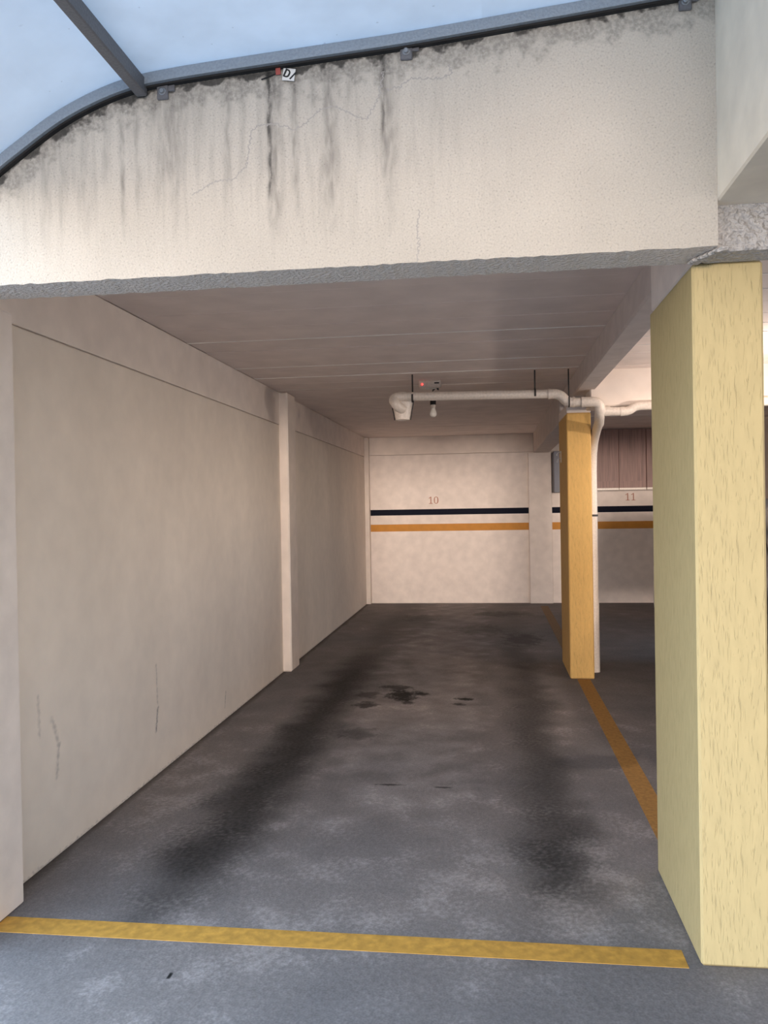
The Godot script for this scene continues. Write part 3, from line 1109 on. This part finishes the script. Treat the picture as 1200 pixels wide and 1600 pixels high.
func make_car() -> void:
	var c := base("car", "dark car parked in the next bay, almost hidden behind the front yellow pillar", "car")
	c.position = Vector3(2.34, 0, -5.95)
	var paint := std(rgb(26, 26, 29), 0.3)
	paint.clearcoat_enabled = true
	paint.clearcoat = 0.8
	var glass := std(rgb(16, 18, 20), 0.08)
	var st := new_st()
	var S := [[2.02, 0.66, 0.34, 0.62, 0.74, 0.56], [1.95, 0.78, 0.27, 0.72, 0.84, 0.68], [1.7, 0.85, 0.23, 0.84, 0.97, 0.72], [1.0, 0.87, 0.22, 0.95, 1.05, 0.74], [0.85, 0.87, 0.22, 0.97, 1.12, 0.74], [0.2, 0.88, 0.22, 0.99, 1.44, 0.64], [-0.4, 0.88, 0.22, 1.0, 1.50, 0.64],
		[-1.2, 0.88, 0.22, 1.02, 1.48, 0.63], [-1.65, 0.87, 0.23, 1.02, 1.40, 0.60], [-1.9, 0.85, 0.26, 1.0, 1.10, 0.66], [-2.0, 0.80, 0.32, 0.86, 0.98, 0.66]]
	var rings := []
	for s in S:
		rings.append(car_ring(s[0], s[1], s[2], s[3], s[4], s[5]))
	loft(st, rings)
	put(st, "body", paint, c)
	for s in [-1, 1]:
		for q in [[0.33, -0.38], [-0.44, -1.2]]:
			st = new_st()
			var y0 := 1.04
			var y1 := 1.39
			var a := [Vector3(s * 0.845, y0, q[0] + 0.28 if q[0] > 0 else q[0]), Vector3(s * 0.845, y0, q[1] - (0.0 if q[0] > 0 else 0.12)), Vector3(s * 0.68, y1, q[1]), Vector3(s * 0.68, y1, q[0] - (0.05 if q[0] > 0 else 0.0))]
			var n := Vector3(s * 0.94, 0.33, 0)
			var o := n * 0.018
			quad(st, a[0] + o, a[1] + o, a[2] + o, a[3] + o, n)
			for k in 4:
				var e: Vector3 = a[(k + 1) % 4] - a[k]
				quad(st, a[k] + o, a[(k + 1) % 4] + o, a[(k + 1) % 4] - o, a[k] - o, e.cross(n).normalized())
			put(st, "side_window", glass, c)
		st = new_st()
		bbox(st, Vector3(-0.09, -0.07, -0.05), Vector3(0.09, 0.07, 0.05), 0.03, Transform3D(Basis.IDENTITY, Vector3(s * 0.93, 1.08, 0.62)))
		put(st, "wing_mirror", paint, c)
		st = new_st()
		bbox(st, Vector3(-0.16, -0.06, -0.05), Vector3(0.16, 0.06, 0.05), 0.03, Transform3D(Basis(Vector3.UP, s * 0.5), Vector3(s * 0.62, 0.74, 1.955)))
		put(st, "headlight", std(rgb(200, 205, 210), 0.1), c)
		st = new_st()
		bbox(st, Vector3(-0.08, -0.12, -0.04), Vector3(0.08, 0.12, 0.04), 0.02, Transform3D(Basis.IDENTITY, Vector3(s * 0.74, 0.90, -1.93)))
		put(st, "tail_light", std(rgb(120, 18, 18), 0.2), c)
		for z in [1.22, -1.28]:
			st = new_st()
			lathe(st, Vector3(s * 0.67, 0.33, z), Vector3(s, 0, 0), [[0.0, 0.0], [0.0, 0.29], [0.02, 0.325], [0.06, 0.33], [0.17, 0.33], [0.205, 0.315], [0.215, 0.27], [0.20, 0.22]], 28)
			var wh := put(st, "wheel", mats.rubber, c)
			st = new_st()
			lathe(st, Vector3(s * 0.67, 0.33, z), Vector3(s, 0, 0), [[0.195, 0.225], [0.20, 0.205], [0.17, 0.16], [0.18, 0.06], [0.195, 0.03], [0.195, 0.0]], 20)
			put(st, "rim", mats.bolt, wh)
	st = new_st()
	bbox(st, Vector3(-0.42, 0.50, 2.0), Vector3(0.42, 0.62, 2.035), 0.01)
	put(st, "grille", mats.rubber, c)
	st = new_st()
	bbox(st, Vector3(-0.74, 0.30, 1.93), Vector3(0.74, 0.48, 2.05), 0.04)
	put(st, "bumper", paint, c)
	for q in [[Vector3(-0.70, 1.08, 0.86), Vector3(0.70, 1.08, 0.86), Vector3(0.58, 1.41, 0.24), Vector3(-0.58, 1.41, 0.24), Vector3(0, 0.8, 0.6)], [Vector3(-0.62, 1.12, -1.90), Vector3(0.62, 1.12, -1.90), Vector3(0.54, 1.37, -1.69), Vector3(-0.54, 1.37, -1.69), Vector3(0, 0.4, -0.9)]]:
		st = new_st()
		var n: Vector3 = q[4].normalized()
		var o := n * 0.03
		quad(st, q[0] + o, q[1] + o, q[2] + o, q[3] + o, n)
		for k in 4:
			var e: Vector3 = q[(k + 1) % 4] - q[k]
			quad(st, q[k] + o, q[(k + 1) % 4] + o, q[(k + 1) % 4] - o, q[k] - o, e.cross(n).normalized())
		put(st, "windscreen", glass, c)

# ---------------------------------------------------------------- small things
func make_small_things() -> void:
	var s := base("torn_label", "torn white label with black print caught under the roof edge", "label")
	var t := Transform3D(Basis(Vector3.BACK, -0.16), Vector3(-0.610, 2.872, ZF + 0.006))
	var st := new_st()
	bbox(st, Vector3(-0.020, -0.018, -0.001), Vector3(0.020, 0.020, 0.001), 0.0008, t)
	put(st, "paper", std(rgb(226, 224, 220), 0.8), s)
	var f := SystemFont.new()
	f.font_names = PackedStringArray(["Droid Sans"])
	f.font_weight = 700
	var tm := TextMesh.new()
	tm.text = "D/"
	tm.font = f
	tm.font_size = 48
	tm.pixel_size = 0.00075
	tm.depth = 0.0012
	tm.material = mats.rubber
	var o := MeshInstance3D.new()
	o.name = "print"
	o.mesh = tm
	o.transform = t * Transform3D(Basis(Vector3.BACK, -0.3), Vector3(0.001, 0.001, 0.0014))
	s.add_child(o, true)
	st = new_st()
	bbox(st, Vector3(-0.009, -0.014, -0.001), Vector3(0.007, 0.012, 0.001), 0.0008, t * Transform3D(Basis(Vector3.BACK, 0.2), Vector3(-0.036, 0.012, 0)))
	put(st, "red_scrap", std(rgb(168, 84, 76), 0.8), s)
	st = new_st()
	tube(st, [Vector3(-0.70, 2.866, ZF + 0.004), Vector3(-0.665, 2.876, ZF + 0.005), Vector3(-0.640, 2.884, ZF + 0.005)], 0.002, 6)
	put(st, "wire", mats.rubber, s)

	var h := base("wall_hook", "small pale metal hook plate on the rear pillar's shaded side", "hook")
	st = new_st()
	bbox(st, Vector3(0.654, 1.872, -7.735), Vector3(0.6605, 1.980, -7.695), 0.002)
	put(st, "plate", std(rgb(190, 180, 166), 0.5), h)
	for y in [1.955, 1.895]:
		st = new_st()
		tube(st, bend(Vector3(0.655, y + 0.012, -7.71), Vector3(0.618, y + 0.014, -7.71), Vector3(0.622, y - 0.022, -7.71), 8), 0.005, 10)
		put(st, "prong", mats.bolt, h)
